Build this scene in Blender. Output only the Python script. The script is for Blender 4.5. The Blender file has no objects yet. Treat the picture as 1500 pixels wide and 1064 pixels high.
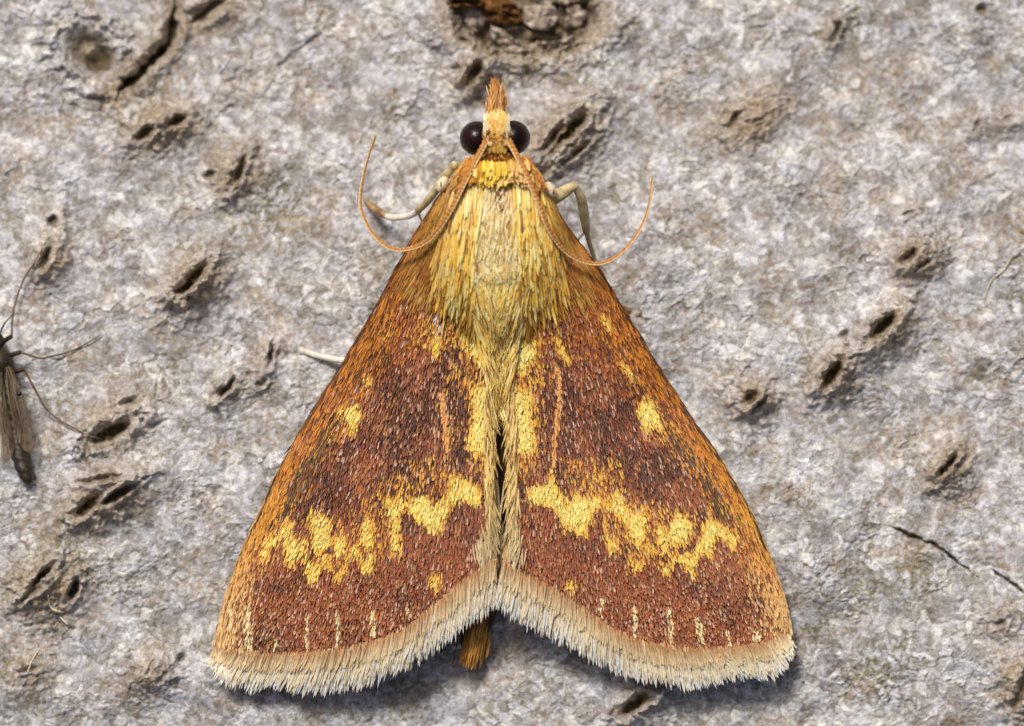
import bpy, bmesh, math, random
import numpy as np
from mathutils import Vector

# ------------------------------------------------------------------ camera, sky, sun, exposure
# one blender unit is one millimetre
S, H = 85.0, 130.0                     # photo pixels per mm at z = 0, camera height in mm
scene = bpy.context.scene
scene.unit_settings.system = 'METRIC'
scene.unit_settings.scale_length = 0.001
scene.unit_settings.length_unit = 'MILLIMETERS'
cam_d = bpy.data.cameras.new('camera'); cam = bpy.data.objects.new('camera', cam_d)
scene.collection.objects.link(cam); scene.camera = cam
cam.location = (0, 0, H)
cam_d.sensor_width = 36; cam_d.lens = 36 * H / (1500 / S)
cam_d.clip_start = 1; cam_d.clip_end = 2000
cam_d.dof.use_dof = True
cam_d.dof.focus_distance = H - 0.8
cam_d.dof.aperture_fstop = 0.085

SUN_EL, SUN_AZ = 53.0, -22.0           # azimuth from +Y, negative towards -X
w = bpy.data.worlds.new('World'); scene.world = w; w.use_nodes = True
nt = w.node_tree; bg = nt.nodes['Background']
sky = nt.nodes.new('ShaderNodeTexSky'); sky.sky_type = 'NISHITA'; sky.sun_disc = False
sky.sun_elevation = math.radians(SUN_EL); sky.sun_rotation = math.radians(SUN_AZ)
sky.air_density = 0.5; sky.dust_density = 5.0; sky.ozone_density = 0.0
nt.links.new(sky.outputs[0], bg.inputs[0]); bg.inputs[1].default_value = 0.05
sd = bpy.data.lights.new('sun', 'SUN'); sd.energy = 1.5; sd.angle = math.radians(14); sd.color = (1, 0.95, 0.88)
sun = bpy.data.objects.new('sun', sd); scene.collection.objects.link(sun)
el, az = math.radians(SUN_EL), math.radians(SUN_AZ)
sun.rotation_euler = Vector((-math.sin(az) * math.cos(el), -math.cos(az) * math.cos(el), -math.sin(el))).to_track_quat('-Z', 'Y').to_euler()
scene.view_settings.view_transform = 'Standard'; scene.view_settings.look = 'None'
scene.view_settings.gamma = 1; scene.view_settings.use_curve_mapping = False
scene.view_settings.exposure = 0.72

rng = np.random.default_rng(7); random.seed(7)
COL = scene.collection

# ------------------------------------------------------------------ helpers
def W(x, y, z):
    """photo pixel + height in mm -> point in mm"""
    k = (1 - z / H) / S
    return np.stack([(x - 750) * k, (532 - y) * k, z * np.ones_like(k * x)], -1)
def smooth(a, b, t):
    t = np.clip((t - a) / (b - a), 0, 1); return t * t * (3 - 2 * t)
def lin(*c):
    c = np.asarray(c, float) / 255.0
    return np.where(c <= 0.04045, c / 12.92, ((c + 0.055) / 1.055) ** 2.4)
_perm = np.random.default_rng(3).integers(0, 1 << 30, 65536)
def hsh(ix, iy, s=0):
    return _perm[(ix * 7919 + _perm[(iy * 104729 + s * 31337) & 65535]) & 65535] / float(1 << 30)
def perlin(x, y, s=0):
    x0 = np.floor(x).astype(np.int64); y0 = np.floor(y).astype(np.int64); fx = x - x0; fy = y - y0
    def g(ix, iy, dx, dy):
        a = hsh(ix, iy, s) * 2 * np.pi; return np.cos(a) * dx + np.sin(a) * dy
    u = fx ** 3 * (fx * (fx * 6 - 15) + 10); v = fy ** 3 * (fy * (fy * 6 - 15) + 10)
    a = g(x0, y0, fx, fy) * (1 - u) + g(x0 + 1, y0, fx - 1, fy) * u
    b = g(x0, y0 + 1, fx, fy - 1) * (1 - u) + g(x0 + 1, y0 + 1, fx - 1, fy - 1) * u
    return (a * (1 - v) + b * v) * 1.5
def fbm(x, y, s=0, o=4, r=0.5):
    t = 0; a = 1
    for i in range(o):
        t = t + a * perlin(x * 2 ** i, y * 2 ** i, s + i * 17); a *= r
    return t
def worley(x, y, s=0):
    """F1, F2, cell random, offset to the cell centre"""
    x0 = np.floor(x).astype(np.int64); y0 = np.floor(y).astype(np.int64)
    f1 = np.full(x.shape, 9.0); f2 = f1.copy(); cid = np.zeros(x.shape); ox = cid.copy(); oy = cid.copy()
    for i in (-1, 0, 1):
        for j in (-1, 0, 1):
            cx, cy = x0 + i, y0 + j
            dx = cx + hsh(cx, cy, s + 1) - x; dy = cy + hsh(cx, cy, s + 2) - y
            d = np.hypot(dx, dy); near = d < f1
            f2 = np.where(near, f1, np.minimum(f2, d)); f1 = np.where(near, d, f1)
            cid = np.where(near, hsh(cx, cy, s + 3), cid); ox = np.where(near, dx, ox); oy = np.where(near, dy, oy)
    return f1, f2, cid, ox, oy
def seg_dist(x, y, pts):
    """distance to a polyline and the running fraction along it"""
    pts = np.asarray(pts, float); d = np.full(np.shape(x), 1e9); f = np.zeros(np.shape(x))
    n = len(pts) - 1
    for i in range(n):
        a, b = pts[i], pts[i + 1]; e = b - a
        t = np.clip(((x - a[0]) * e[0] + (y - a[1]) * e[1]) / (e @ e), 0, 1)
        q = np.hypot(x - a[0] - t * e[0], y - a[1] - t * e[1]); near = q < d
        d = np.where(near, q, d); f = np.where(near, (i + t) / n, f)
    return d, f
def inpoly(x, y, pts):
    r = np.zeros(np.shape(x), bool); n = len(pts)
    for i in range(n):
        x1, y1 = pts[i]; x2, y2 = pts[(i + 1) % n]
        if y1 == y2: continue
        c = ((y1 > y) != (y2 > y)) & (x < (x2 - x1) * (y - y1) / (y2 - y1) + x1); r ^= c
    return r
def resample(pts, n):
    pts = np.asarray(pts, float)
    # Catmull-Rom then even steps
    P = np.vstack([2 * pts[0] - pts[1], pts, 2 * pts[-1] - pts[-2]]); out = []
    for i in range(1, len(P) - 2):
        t = np.linspace(0, 1, 16, endpoint=False)[:, None]
        a, b, c, d = P[i - 1], P[i], P[i + 1], P[i + 2]
        out.append(0.5 * (2 * b + (c - a) * t + (2 * a - 5 * b + 4 * c - d) * t ** 2 + (3 * b - a - 3 * c + d) * t ** 3))
    out.append(pts[-1:]); q = np.vstack(out)
    L = np.concatenate([[0], np.cumsum(np.linalg.norm(np.diff(q, axis=0), axis=1))])
    u = np.linspace(0, L[-1], n)
    return np.stack([np.interp(u, L, q[:, k]) for k in range(q.shape[1])], -1)

def mesh_obj(name, v, faces, mat, parent=None, col=None, smooth_sh=True, attrs=None):
    """faces: (M,3|4) array or list of tuples"""
    me = bpy.data.meshes.new(name)
    v = np.asarray(v, np.float32)
    if isinstance(faces, np.ndarray):
        m, k = faces.shape
        me.vertices.add(len(v)); me.vertices.foreach_set('co', v.ravel())
        me.loops.add(m * k); me.loops.foreach_set('vertex_index', faces.astype(np.int32).ravel())
        me.polygons.add(m); me.polygons.foreach_set('loop_start', np.arange(0, m * k, k, dtype=np.int32))
        me.update(calc_edges=True)
    else:
        me.from_pydata(v.tolist(), [], faces); me.update()
    me.polygons.foreach_set('use_smooth', np.full(len(me.polygons), smooth_sh))
    def setcol(nm, c):
        c = np.asarray(c, np.float32)
        if c.ndim == 1: c = np.tile(c, (len(v), 1))
        if c.shape[1] == 3: c = np.hstack([c, np.ones((len(c), 1), np.float32)])
        a = me.color_attributes.new(nm, 'FLOAT_COLOR', 'POINT'); a.data.foreach_set('color', c.astype(np.float32).ravel())
    if col is not None: setcol('pigment', col)
    for nm, c in (attrs or {}).items(): setcol(nm, c)
    me.materials.append(mat)
    o = bpy.data.objects.new(name, me); COL.objects.link(o)
    if parent is not None: o.parent = parent
    return o
def empty(name, loc, label, cat, group=None):
    o = bpy.data.objects.new(name, None); COL.objects.link(o); o.location = loc
    o.empty_display_size = 0.3; o['label'] = label; o['category'] = cat
    if group: o['group'] = group
    return o

# ------------------------------------------------------------------ materials
def new_mat(name):
    m = bpy.data.materials.new(name); m.use_nodes = True
    t = m.node_tree; return m, t, t.nodes['Principled BSDF']
def N(t, kind, **kw):
    n = t.nodes.new('ShaderNode' + kind)
    for k, val in kw.items(): setattr(n, k, val)
    return n
def noise_node(t, scale, detail=4, rough=0.6):
    tc = N(t, 'TexCoord'); n = N(t, 'TexNoise'); t.links.new(tc.outputs['Object'], n.inputs['Vector'])
    n.inputs['Scale'].default_value = scale; n.inputs['Detail'].default_value = detail; n.inputs['Roughness'].default_value = rough
    return n
def mixc(t, fac, a, b, mode='MIX'):
    m = N(t, 'Mix', data_type='RGBA', blend_type=mode)
    for sock, val in ((m.inputs[0], fac), (m.inputs[6], a), (m.inputs[7], b)):
        if isinstance(val, bpy.types.NodeSocket): t.links.new(val, sock)
        elif isinstance(val, (int, float)): sock.default_value = val
        else: sock.default_value = (*[float(q) for q in val][:3], 1)
    return m.outputs[2]
def ramp(t, fac, stops):
    r = N(t, 'ValToRGB'); t.links.new(fac, r.inputs[0])
    while len(r.color_ramp.elements) < len(stops): r.color_ramp.elements.new(0.5)
    for e, (p, c) in zip(r.color_ramp.elements, stops): e.position = p; e.color = (*c, 1)
    return r.outputs[0]
def pigment_mat(name, rough=0.45, spec=0.4, var=0.25, scale=25, sheen=0.0, transl=0.0):
    m, t, p = new_mat(name)
    a = N(t, 'Attribute', attribute_name='pigment')
    n = noise_node(t, scale, 3)
    v = ramp(t, n.outputs[0], [(0.3, (1 - var,) * 3), (0.7, (1 + var * 0.3,) * 3)])
    t.links.new(mixc(t, 1.0, a.outputs[0], v, 'MULTIPLY'), p.inputs['Base Color'])
    p.inputs['Roughness'].default_value = rough; p.inputs['Specular IOR Level'].default_value = spec
    p.inputs['Sheen Weight'].default_value = sheen
    if transl:
        p.inputs['Subsurface Weight'].default_value = transl; p.inputs['Subsurface Radius'].default_value = (0.06, 0.04, 0.02)
        p.inputs['Subsurface Scale'].default_value = 1.0
    return m
def plain_mat(name, c1, c2, rough=0.5, scale=12, spec=0.4, bump=0.0, bscale=40):
    m, t, p = new_mat(name)
    n = noise_node(t, scale, 4)
    t.links.new(ramp(t, n.outputs[0], [(0.35, tuple(c1)), (0.65, tuple(c2))]), p.inputs['Base Color'])
    p.inputs['Roughness'].default_value = rough; p.inputs['Specular IOR Level'].default_value = spec
    if bump:
        b = N(t, 'Bump'); n2 = noise_node(t, bscale, 3); t.links.new(n2.outputs[0], b.inputs['Height'])
        b.inputs['Strength'].default_value = bump; b.inputs['Distance'].default_value = 0.02
        t.links.new(b.outputs[0], p.inputs['Normal'])
    return m

M_scale = pigment_mat('wing_scales', 0.45, 0.22, 0.2, 30)
M_hair = pigment_mat('body_hair', 0.45, 0.4, 0.22, 18)
M_memb = pigment_mat('wing_membrane', 0.7, 0.2, 0.3, 15)
M_cutic = pigment_mat('cuticle', 0.5, 0.3, 0.3, 14)
M_ant = plain_mat('antenna_segments', lin(172, 112, 50), lin(208, 146, 78), 0.5, 20)
M_antp = plain_mat('antenna_scale_line', lin(226, 190, 120), lin(240, 214, 160), 0.5, 30)
M_leg = plain_mat('leg_scales', lin(176, 154, 98), lin(232, 218, 172), 0.5, 6, bump=0.4)
M_legw = plain_mat('pale_leg_scales', lin(226, 214, 190), lin(248, 242, 228), 0.5, 6, bump=0.3)
M_legb = plain_mat('brown_tarsus', lin(120, 88, 52), lin(190, 156, 110), 0.5, 6, bump=0.3)
M_knob = plain_mat('shoulder_scales', lin(226, 200, 140), lin(250, 242, 220), 0.5, 14, bump=0.6, bscale=30)
M_spot = plain_mat('black_spot', lin(20, 15, 12), lin(35, 26, 20), 0.4, 10)

m, t, p = new_mat('compound_eye')
vor = N(t, 'TexVoronoi'); tc = N(t, 'TexCoord'); t.links.new(tc.outputs['Object'], vor.inputs['Vector']); vor.inputs['Scale'].default_value = 45
nn = noise_node(t, 4, 3)
t.links.new(ramp(t, nn.outputs[0], [(0.35, tuple(lin(18, 7, 7))), (0.75, tuple(lin(48, 20, 14)))]), p.inputs['Base Color'])
b = N(t, 'Bump'); t.links.new(vor.outputs['Distance'], b.inputs['Height']); b.inputs['Strength'].default_value = 0.25; b.inputs['Distance'].default_value = 0.01
t.links.new(b.outputs[0], p.inputs['Normal']); p.inputs['Roughness'].default_value = 0.22; p.inputs['Specular IOR Level'].default_value = 0.3
M_eye = m

# bark: crust of pale lichen flakes over brown bark
def bark_material():
    m, t, p = new_mat('lichen_crusted_bark')
    A = N(t, 'Attribute', attribute_name='crust'); sep = N(t, 'SeparateColor'); t.links.new(A.outputs[0], sep.inputs[0])
    B = N(t, 'Attribute', attribute_name='wear'); sb = N(t, 'SeparateColor'); t.links.new(B.outputs[0], sb.inputs[0])
    n1 = noise_node(t, 9, 6, 0.7); n2 = noise_node(t, 1.5, 5, 0.65); n3 = noise_node(t, 28, 4, 0.7)
    ad = N(t, 'Math', operation='MULTIPLY_ADD'); t.links.new(n1.outputs[0], ad.inputs[0]); ad.inputs[1].default_value = 0.75; 
    mm = N(t, 'Math', operation='MULTIPLY'); t.links.new(sep.outputs[2], mm.inputs[0]); mm.inputs[1].default_value = 0.42
    t.links.new(mm.outputs[0], ad.inputs[2])
    ad2 = N(t, 'Math', operation='MULTIPLY_ADD'); t.links.new(n2.outputs[0], ad2.inputs[0]); ad2.inputs[1].default_value = 0.75; t.links.new(ad.outputs[0], ad2.inputs[2])
    ad3 = N(t, 'Math', operation='MULTIPLY_ADD'); t.links.new(n3.outputs[0], ad3.inputs[0]); ad3.inputs[1].default_value = 0.5; t.links.new(ad2.outputs[0], ad3.inputs[2])
    sc = N(t, 'Math', operation='MULTIPLY'); t.links.new(ad3.outputs[0], sc.inputs[0]); sc.inputs[1].default_value = 0.486
    crust = ramp(t, sc.outputs[0], [(0.40, tuple(lin(106, 98, 90))), (0.47, tuple(lin(138, 133, 129))), (0.545, tuple(lin(166, 164, 164))), (0.62, tuple(lin(200, 200, 204))), (0.72, tuple(lin(240, 240, 240)))])
    hue = ramp(t, noise_node(t, 2.3, 3).outputs[0], [(0.35, (1.0, 0.985, 0.90)), (0.5, (1.0, 0.985, 0.975)), (0.65, (0.95, 0.96, 0.99))])
    crust = mixc(t, 1.0, crust, hue, 'MULTIPLY')
    joint = ramp(t, n3.outputs[0], [(0.3, tuple(lin(92, 76, 56))), (0.7, tuple(lin(140, 126, 104)))])
    jf = N(t, 'Math', operation='MULTIPLY'); t.links.new(sep.outputs[0], jf.inputs[0]); jf.inputs[1].default_value = 0.75
    c = mixc(t, jf.outputs[0], crust, joint)
    alg = ramp(t, n1.outputs[0], [(0.35, tuple(lin(70, 68, 34))), (0.65, tuple(lin(128, 122, 78)))])
    c = mixc(t, sb.outputs[2], c, alg)
    wart = ramp(t, n1.outputs[0], [(0.3, tuple(lin(116, 98, 76))), (0.5, tuple(lin(160, 142, 118))), (0.7, tuple(lin(206, 194, 176)))])
    c = mixc(t, sb.outputs[0], c, wart)
    inner = ramp(t, n1.outputs[0], [(0.35, tuple(lin(50, 42, 26))), (0.7, tuple(lin(124, 106, 70)))])
    c = mixc(t, sb.outputs[1], c, inner)
    t.links.new(c, p.inputs['Base Color'])
    p.inputs['Roughness'].default_value = 0.75; p.inputs['Specular IOR Level'].default_value = 0.3
    b = N(t, 'Bump'); t.links.new(n3.outputs[0], b.inputs['Height']); b.inputs['Strength'].default_value = 0.4; b.inputs['Distance'].default_value = 0.03
    t.links.new(b.outputs[0], p.inputs['Normal'])
    return m
M_bark = bark_material()
M_flake = plain_mat('bark_flake', lin(112, 92, 72), lin(214, 200, 186), 0.8, 5.0, 0.2, bump=0.9, bscale=14)
M_rust = plain_mat('rusty_bark', lin(52, 36, 18), lin(140, 98, 52), 0.85, 6.0, 0.2, bump=0.8, bscale=8)

# ------------------------------------------------------------------ bark surface
# warts: centre x, y, half length, half width, angle (deg, up-right positive), height, slits [(dx, dy, half length, half width, angle, depth)]
WARTS = [
 (135, 80, 46, 34, -42, .12, [(0, 0, 38, 24, -42, .55)]),
 (237, 185, 54, 32, 20, .26, [(-24, 10, 16, 6, 35, .3), (22, -8, 15, 7, 20, .34)]),
 (345, 250, 48, 36, 50, .16, [(6, -2, 22, 6, 68, .34), (-38, 6, 9, 6, 20, .2)]),
 (78, 327, 22, 18, 60, .10, [(0, -4, 9, 7, 60, .3)]),
 (74, 380, 40, 24, 60, .18, [(-8, 0, 17, 6, 62, .28)]),
 (282, 415, 52, 34, 50, .30, [(2, -8, 24, 8, 48, .42), (-16, 10, 14, 5, 25, .3)]),
 (330, 572, 28, 17, 48, .10, [(2, -4, 17, 5, 48, .3)]),
 (390, 520, 34, 20, 60, .12, [(8, -2, 14, 4, 78, .26)]),
 (384, 560, 16, 12, 30, .06, [(0, 0, 8, 5, 30, .2)]),
 (165, 620, 56, 38, 42, .16, [(-4, 14, 30, 10, 26, .42), (22, -32, 12, 4, 20, .18)]),
 (150, 730, 58, 36, 34, .24, [(-22, 12, 22, 8, 44, .45), (20, -4, 30, 5, 30, .3), (0, -28, 30, 4, 10, .16)]),
 (66, 862, 60, 42, 20, .26, [(-8, -14, 24, 5, 48, .3), (42, 2, 14, 6, 70, .35), (-20, 8, 22, 4, 36, .22)]),
 (38, 985, 40, 28, 20, .12, [(4, -4, 16, 4, 15, .14)]),
 (220, 985, 32, 24, 50, .16, [(0, -6, 12, 3, 60, .12)]),
 (266, 964, 8, 8, 0, .02, [(0, 0, 6, 6, 0, .2)]),
 (692, 108, 34, 24, 55, .22, [(2, 0, 22, 7, 58, .34)]),
 (828, 198, 66, 38, 42, .34, [(6, -6, 36, 8, 46, .42), (-18, 2, 24, 5, 50, .28), (18, 24, 26, 4, 40, .2)]),
 (1100, 172, 58, 34, 28, .2, [(-24, 4, 14, 6, 52, .22)]),
 (1340, 380, 36, 28, 30, .24, [(-6, -6, 15, 6, 50, .3), (12, 8, 14, 3, 30, .16)]),
 (1224, 548, 44, 28, 50, .24, [(-4, 0, 25, 8, 58, .45)]),
 (1300, 484, 46, 28, 46, .26, [(-6, -6, 26, 8, 46, .45)]),
 (1104, 584, 32, 28, 30, .26, [(-4, -2, 13, 7, 40, .26), (10, 8, 12, 4, 50, .18)]),
 (1392, 684, 38, 28, 46, .22, [(-4, -2, 20, 5, 52, .36)]),
 (930, 1032, 36, 22, 36, .14, [(0, 0, 26, 9, 36, .42)]),
 (1496, 1012, 28, 52, 15, .26, [(0, 0, 28, 6, 70, .25)]),
 (1335, 312, 26, 16, 10, .10, [(-4, 0, 10, 3, 20, .1)]),
 (1438, 14, 14, 12, 0, .05, [(0, 0, 8, 7, 0, .25)]),
 (1432, 186, 20, 14, 60, .08, [(0, 0, 10, 4, 60, .12)]),
 (1482, 176, 24, 16, 20, .10, [(-4, -2, 10, 5, 20, .12)]),
 (1468, 912, 26, 20, 20, .10, [(0, 0, 9, 3, 30, .1)]),
 (1236, 492, 10, 8, 40, .03, [(0, 0, 8, 5, 40, .2)]),
 (1225, 40, 34, 18, 62, .10, [(0, 6, 18, 4, 70, .18)]),
]
CRACKS = [  # points, half width px, depth, darkness
 ([(172, 140), (186, 122), (204, 108), (222, 88), (246, 66), (254, 40), (256, 0)], 6, .34, 1.0),
 ([(280, 34), (300, 18), (330, 0)], 7, .18, .7),
 ([(1300, 770), (1330, 784), (1366, 796), (1384, 808), (1406, 826), (1436, 846)], 2.3, .13, 1.0),
 ([(1450, 833), (1472, 846), (1488, 858), (1504, 872)], 2.0, .11, 1.0),
 ([(84, 145), (120, 160), (150, 162), (176, 182), (204, 196)], 2.5, .05, .55),
 ([(480, 40), (430, 80), (400, 105)], 3, .06, .4),
 ([(300, 195), (330, 160), (345, 155)], 3, .06, .4),
 ([(250, 560), (236, 540), (225, 590)], 2, .04, .3),
 ([(128, 645), (122, 670), (135, 690)], 3, .08, .5),
]
ALGAE = [(270, 370, 26), (400, 300, 80), (200, 150, 60), (90, 770, 30), (60, 790, 30), (95, 800, 26), (1310, 960, 45), (1200, 915, 50), (1290, 990, 60),
         (350, 260, 46), (240, 540, 40), (1245, 45, 40), (1195, 50, 16), (1500, 345, 20), (90, 580, 30), (15, 985, 50), (1130, 60, 12), (1170, 0, 14), (1490, 440, 20), (870, 90, 30), (780, 95, 40), (1330, 830, 60), (1270, 840, 40)]
KNOT = (770, 24, 112, 62)

def bark_base(x, y):
    z = -1.75 + 1.85 * smooth(-150, 900, y)
    z = z + 0.22 * perlin(x / 260, y / 260, 5) + 0.12 * perlin(x / 95, y / 95, 9) + 0.045 * perlin(x / 42, y / 42, 13)
    return z
def bark_height(x, y):
    wx = x + 9 * perlin(x / 26, y / 26, 21) + 3.5 * perlin(x / 9, y / 9, 22)
    wy = y + 9 * perlin(x / 26, y / 26, 31) + 3.5 * perlin(x / 9, y / 9, 32)
    z = bark_base(x, y)
    f1, f2, cid, ox, oy = worley(wx / 17, wy / 14, 40)
    g1, g2, gid, px, py = worley(wx / 7.5, wy / 6.5, 60)
    amp = np.clip(0.62 + 0.9 * perlin(x / 80, y / 80, 77), 0.2, 2)
    a1 = cid * 40.0; b1 = gid * 57.0
    z = z + amp * (0.022 * cid + 0.020 * (np.cos(a1) * ox + np.sin(a1) * oy) - 0.016 * np.exp(-((f2 - f1) / 0.09) ** 2))
    z = z + amp * (0.016 * gid + 0.018 * (np.cos(b1) * px + np.sin(b1) * py) - 0.010 * np.exp(-((g2 - g1) / 0.12) ** 2))
    z = z + 0.020 * fbm(x / 11, y / 11, 90, 4, 0.65) * amp - 0.03 * np.abs(perlin(x / 30, y / 30, 95))
    joint = np.clip(0.65 * np.exp(-((f2 - f1) / 0.10) ** 2) * (0.4 + 0.9 * smooth(-.2, .4, perlin(x / 40, y / 40, 81))) + 0.5 * np.exp(-((g2 - g1) / 0.12) ** 2) * smooth(-.1, .4, perlin(x / 30, y / 30, 83)), 0, 1)
    flake = 0.55 * cid + 0.45 * gid
    wart = np.zeros_like(z); slit = np.zeros_like(z); alg = np.zeros_like(z); wid = np.zeros(z.shape, np.int32)
    rx = 7 * perlin(x / 17, y / 17, 101) + 4 * perlin(x / 7, y / 7, 102); ry = 7 * perlin(x / 17, y / 17, 111) + 4 * perlin(x / 7, y / 7, 112)
    for k, (cx, cy, a, b, ang, hgt, slits) in enumerate(WARTS):
        a, b = a * 1.12, b * 1.2; R = 2.6 * max(a, b)
        box = (np.abs(x - cx) < R) & (np.abs(y - cy) < R)
        if not box.any(): continue
        xx = x[box] - cx + rx[box]; yy = y[box] - cy + ry[box]; c, s = math.cos(math.radians(ang)), math.sin(math.radians(ang))
        u = (xx * c - yy * s) / a; v = (xx * s + yy * c) / b; r2 = u * u + v * v
        dome = np.exp(-1.1 * r2) * 1.6
        ridg = 0.2 * perlin((xx * c - yy * s) / 30, (xx * s + yy * c) / 6.5, 130 + k) + 0.2 * perlin(xx / 13, yy / 13, 180 + k)
        zb = z[box] + 1.25 * hgt * dome * (1 + ridg * 0.6); wb = wart[box]; sbm = slit[box]
        wb = np.maximum(wb, np.clip(1.35 * np.exp(-0.95 * r2) + 0.35 * ridg - 0.1, 0, 0.95) * min(1, hgt * 5))
        for (dx, dy, sa, sw, sang, dep) in slits:
            c2, s2 = math.cos(math.radians(sang)), math.sin(math.radians(sang))
            xs_ = xx - 0.6 * rx[box] - dx; ys_ = yy - 0.6 * ry[box] - dy
            uu = (xs_ * c2 - ys_ * s2) / sa; vv = (xs_ * s2 + ys_ * c2) / sw
            q = uu * uu + vv * vv
            zb = zb - dep * 0.95 * np.exp(-(q ** 1.6)) + 0.15 * np.exp(-((np.sqrt(q) - 1.9) / 0.7) ** 2) * min(1, dep * 3) * min(1, sa / 22) * np.clip(0.7 + 1.3 * perlin(xx / 16, yy / 16, 190 + k), 0, 1.8)
            wb = wb * (1 - 0.3 * np.exp(-((np.sqrt(q) - 1.8) / 0.5) ** 2) * min(1, sa / 20)); sbm = np.maximum(sbm, smooth(1.2, 0.3, q) * min(1, dep * 2.6))
        z[box] = zb; wart[box] = wb; slit[box] = sbm
        xx0 = x[box] - cx; yy0 = y[box] - cy
        u0 = (xx0 * c - yy0 * s) / a; v0 = (xx0 * s + yy0 * c) / b
        wsub = wid[box]; wsub[(u0 * u0 + v0 * v0 < 1.0 + 0.35 * (rx[box] / 10))] = k + 1; wid[box] = wsub
    # hole's raised yellowish plug
    q = ((x - 132) / 15) ** 2 + ((y - 75) / 12) ** 2
    z += 0.24 * np.exp(-q); slit -= 0.8 * np.exp(-q); wart += 0.3 * np.exp(-q); alg += 0.25 * np.exp(-q)
    # knot scar at the top
    cx, cy, a, b = KNOT
    q = ((x - cx + rx * 1.2) / a) ** 2 + ((y - cy + ry * 1.2) / b) ** 2
    z += 0.22 * np.exp(-((np.sqrt(q) - 1.15) / 0.28) ** 2) - 0.42 * smooth(1.05, 0.5, q) + 0.25 * smooth(1.0, 0.3, q) * fbm(x / 26, y / 22, 140, 3)
    slit = np.maximum(slit, smooth(1.05, 0.6, q) * (0.62 + 0.6 * perlin(x / 20, y / 16, 145)))
    wart = np.maximum(wart, 0.8 * smooth(1.9, 1.0, q))
    for pts, hw, dep, dark in CRACKS:
        d, f = seg_dist(x + 0.35 * rx, y + 0.35 * ry, pts)
        tp = np.clip(np.minimum(f, 1 - f) * 6, 0.25, 1) * (1 + 0.5 * perlin(x / 14, y / 14, 150))
        g = np.exp(-(d / (hw * np.clip(tp, .2, 2))) ** 2)
        z -= dep * g * tp; slit = np.maximum(slit, dark * smooth(0.25, 0.7, g))
        if hw > 5: wart = np.maximum(wart, 0.85 * np.exp(-(d / (hw * 5)) ** 2)); z += 0.17 * np.exp(-((d - 17) / 10) ** 2) * np.clip(tp, 0, 1)
    na = fbm(x / 9, y / 9, 160, 3)
    for cx, cy, r in ALGAE:
        q = ((x - cx) ** 2 + (y - cy) ** 2) / r ** 2
        alg = np.maximum(alg, np.exp(-q) * smooth(0.0, 0.55, na + 0.5 * joint) * 0.85)
    alg = np.maximum(alg, 0.45 * smooth(0.2, 0.8, na + 0.4 * joint) * smooth(-.4, .5, fbm(x / 140, y / 140, 166, 3)))
    stain = 0.6 * smooth(0.0, 0.75, fbm(x / 85, y / 75, 170, 5, .6))
    wart = np.maximum(wart, stain * smooth(-0.3, 0.5, na + 0.3))
    return z, np.clip(joint, 0, 1), flake, np.clip(wart, 0, 1), np.clip(slit, 0, 1), np.clip(alg, 0, 1), wid

def axis(lo, hi, step, far):
    core = np.arange(lo, hi, step); g = []; d = step; p0 = 0
    while p0 < far: d *= 1.25; p0 += d; g.append(p0)
    g = np.array(g); return np.concatenate([lo - g[::-1], core, core[-1] + g])
gx, gy = axis(-25, 1525, 1.5, 1500), axis(-25, 1090, 1.5, 1500)
GX, GY = np.meshgrid(gx, gy)
zb, jo, fl, wa, sl, al, wid = bark_height(GX, GY)
BV = W(GX, GY, zb).reshape(-1, 3)
crust = np.stack([jo, jo * 0, fl], -1).reshape(-1, 3); wear = np.stack([wa, sl, al], -1).reshape(-1, 3)
ny, nx = GX.shape
idx = np.arange(ny * nx).reshape(ny, nx)
Q = np.stack([idx[1:, :-1], idx[1:, 1:], idx[:-1, 1:], idx[:-1, :-1]], -1).reshape(-1, 4)
fid = wid[:-1, :-1].ravel()
def sub_mesh(name, faces, parent):
    u, inv = np.unique(faces, return_inverse=True)
    return mesh_obj(name, BV[u], inv.reshape(-1, 4), M_bark, parent, attrs={'crust': crust[u], 'wear': wear[u]})
bark = sub_mesh('bark', Q[fid == 0], None)
bark['kind'] = 'structure'; bark['label'] = 'pale grey lichen-crusted tree bark with warts, slits and cracks'
for k in range(len(WARTS)):
    if (fid == k + 1).sum() > 8: sub_mesh('lenticel', Q[fid == k + 1], bark)
def bark_z(x, y):
    """height of the built bark surface"""
    i = np.clip(np.searchsorted(gx, x), 0, nx - 1); j = np.clip(np.searchsorted(gy, y), 0, ny - 1)
    return zb[j, i]

def flake_piece(poly, z0, hgt, mat, name='bark_flake'):
    poly = np.asarray(poly, float); poly = poly.mean(0) + (poly - poly.mean(0)) * 1.18; P = np.vstack([poly, poly[:1]]); P = resample(P, 29)[:-1]
    n = len(P); c = P.mean(0); v = []; sd_ = random.random() * 50
    rings = [(1.0, -0.25), (1.02, 0.35), (0.93, 0.85), (0.7, 1.0), (0.4, 1.0), (0.15, 1.0)]
    for r, hz in rings:
        q = c + (P - c) * r
        q = q + 3.2 * np.stack([perlin(q[:, 0] / 6 + sd_, q[:, 1] / 6, 3), perlin(q[:, 0] / 6, q[:, 1] / 6 + sd_, 4)], -1)
        zz = z0 + hgt * hz + (hz > 0.2) * hgt * 0.9 * fbm(q[:, 0] / 14 + sd_, q[:, 1] / 9, 5, 3)
        v.append(W(q[:, 0], q[:, 1], zz))
    v = np.vstack(v); f = []
    for r in range(len(rings) - 1):
        for i in range(n):
            j = (i + 1) % n; f.append((r * n + j, r * n + i, (r + 1) * n + i, (r + 1) * n + j))
    f.append(tuple((len(rings) - 1) * n + i for i in range(n))[::-1])
    return mesh_obj(name, v, f, mat, bark)
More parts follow.
